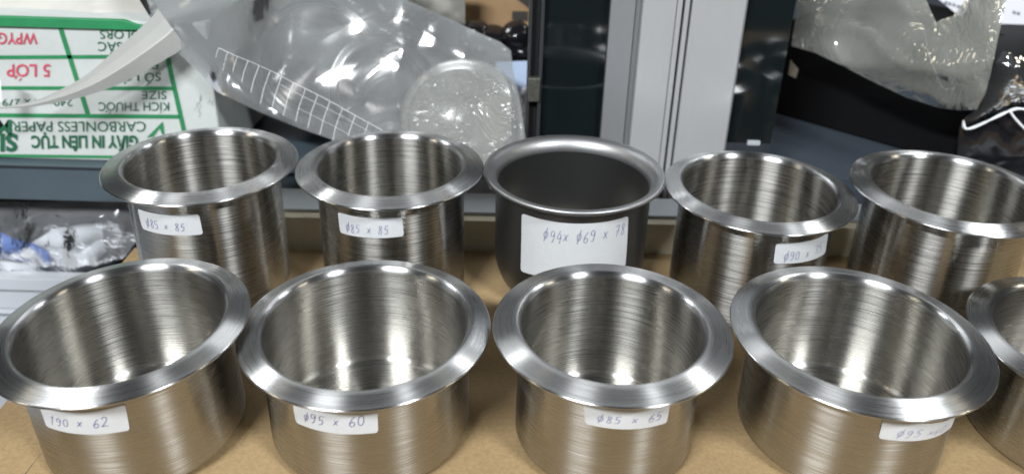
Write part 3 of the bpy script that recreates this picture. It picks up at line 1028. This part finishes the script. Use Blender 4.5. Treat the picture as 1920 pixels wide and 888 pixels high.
in_parent(crumple('film_sheet', mo, lambda x, y: .620 - (x - 1484) / 400 * .108 + max(0, 120 - y) * .0002, M['film2'], mb, 9, .003, .0042, 26, 14, back=.02), mb)
in_parent(tube('crease', smooth_path([at(1731, 45, .575), at(1740, 95, .572), at(1752, 130, .570), at(1768, 165, .569), at(1792, 166, .569)], 6), [.0003] * 24 + [.0003], M['glint'], mb, 6), mb)  # white tube paints the glint along a fold of the film
# sheets of paper
for k, (q, lab) in enumerate(((((1725, -30), (1800, 32), (1842, 0), (1842, -30)), 'white printed paper above the notch of the milky bag'),
                              (((1868, -30), (1868, 62), (1925, 92), (1960, -30)), 'white printed paper at the right edge above the dark leaflet'))):
    Yp = .70 - .02 * k
    pts = [at(x, y, Yp) for x, y in q]
    e = empty('paper_sheet', pts[0])
    tag(e, lab, 'paper')
    in_parent(hexa('sheet', [p + Vector((0, .001, 0)) for p in pts] + pts, M['paper'], e), e)
    v2, f2 = [], []
    for (x, y) in (((1772, 2), (1779, 4), (1787, 6), (1795, 9), (1801, 10)) if k == 0 else ((1908, 60), (1914, 62), (1918, 65), (1900, 20), (1908, 22))):
        n = len(v2)
        v2 += [at(x, y, Yp - .0006), at(x + 5, y + 2, Yp - .0006), at(x + 4, y + 7, Yp - .0006), at(x - 1, y + 5, Yp - .0006)]
        f2.append((n, n + 1, n + 2, n + 3))
    in_parent(mesh('printed_line', v2, f2, M['ink_grey'], e), e)
lf = empty('dark_leaflet', at(1900, 130, .62))
tag(lf, 'dark printed leaflet under clear film at the right edge', 'leaflet')
q = [at(1858, 175, .60), at(1960, 215, .59), at(1960, 90, .64), at(1872, 62, .645)]
in_parent(hexa('leaflet_sheet', [p + Vector((0, .002, -.002)) for p in q] + q, M['black_gloss'], lf), lf)
vs, fs = [], []
for k in range(6):
    y = 104 + k * 6
    a, b = at(1880, y, .625 - .0015 * k), at(1935, y + 18, .620 - .0015 * k)
    n = len(vs)
    vs += [a, b, b + Vector((0, 0, .0006)), a + Vector((0, 0, .0006))]
    fs.append((n, n + 1, n + 2, n + 3))
in_parent(mesh('printed_line', vs, fs, M['ink_grey'], lf), lf)
ctr = at(1878, 94, .627)
in_parent(tube('orange_mark', [ctr, ctr + Vector((0, -.001, 0))], .0018, M['orange'], lf, 8), lf)
bf = crumple('black_bag', [(1800, 235), (1812, 240), (1895, 208), (1960, 190), (1960, 330), (1790, 330)], lambda x, y: .56, M['black_gloss'], None, 12, .004, .004, 30, 31, back=.02)
tag(bf, 'shiny black plastic bag behind the tall cup at the right edge', 'plastic bag')
tw = empty('film_edge_glint', at(1890, 210, .55))  # white tubes paint the glint on a twisted edge of bag film
tag(tw, 'twisted white film edge over the black bag, its glint put into the colour', 'film edge')
in_parent(tube('edge_tube', smooth_path([at(1806, 226, .55), at(1809, 240, .55), at(1822, 240, .55), at(1850, 228, .55), at(1875, 216, .55), at(1893, 208, .55), at(1908, 204, .55), at(1930, 206, .55)], 6), [.0007 + .0005 * abs(math.sin(i * .33)) for i in range(43)], M['glint'], tw), tw)
in_parent(tube('edge_tube', smooth_path([at(1893, 208, .5495), at(1903, 222, .5495), at(1920, 240, .5495), at(1940, 255, .5495)], 6), .0009, M['glint'], tw), tw)
cf = crumple('clear_film', [(1836, 200), (1862, 120), (1880, 95), (1960, 120), (1960, 200), (1895, 206), (1812, 238), (1805, 222)], lambda x, y: .565, M['film3'], None, 9, .006, .005, 30, 41)
tag(cf, 'clear wrinkled film over the dark leaflet at the right edge', 'film')

# ------------------------------------------------------------------ lower left: bag with blue and white cloth
lb = empty('lower_bag', (-0.36, .56, -.07))
tag(lb, 'clear plastic bag of cloth lying under the grey blue beam', 'plastic bag')
in_parent(crumple('film_sheet', [(-40, 378), (246, 376), (262, 420), (256, 452), (236, 480), (196, 505), (150, 522), (100, 527), (-40, 527)], lambda x, y: .553 - max(0, y - 378) / 150 * .006, M['film4'], lb, 8, .006, .0030, 40, 51), lb)
bc = crumple('blue_cloth', [(-40, 432), (0, 438), (30, 450), (62, 458), (92, 474), (95, 498), (60, 492), (20, 486), (-40, 480)], lambda x, y: .574, M['blue'], None, 8, .006, .004, 40, 61, back=.02)
tag(bc, 'folded bright blue cloth in the bag under the beam', 'cloth')
wc2 = crumple('white_cloth', [(-40, 484), (20, 489), (60, 495), (95, 501), (150, 470), (190, 440), (200, 470), (150, 520), (90, 540), (-40, 540)], lambda x, y: .580, M['white_cloth'], None, 8, .008, .004, 40, 71, back=.02)
tag(wc2, 'crumpled white cloth below the blue cloth in the bag', 'cloth')
gb = crumple('grey_cloth', [(60, 455), (100, 430), (190, 420), (195, 445), (150, 475), (97, 497), (92, 470)], lambda x, y: .580, M['white_cloth'], None, 8, .008, .004, 40, 81, back=.02)
tag(gb, 'pale grey crumpled cloth beside the blue cloth in the bag', 'cloth')
dk = box('lower_shelf', (-.62, .5425, -.12), (-.20, .75, -.100), M['dark_wall'])
tag(dk, 'dark lower shelf under the bag of cloth', 'shelf')
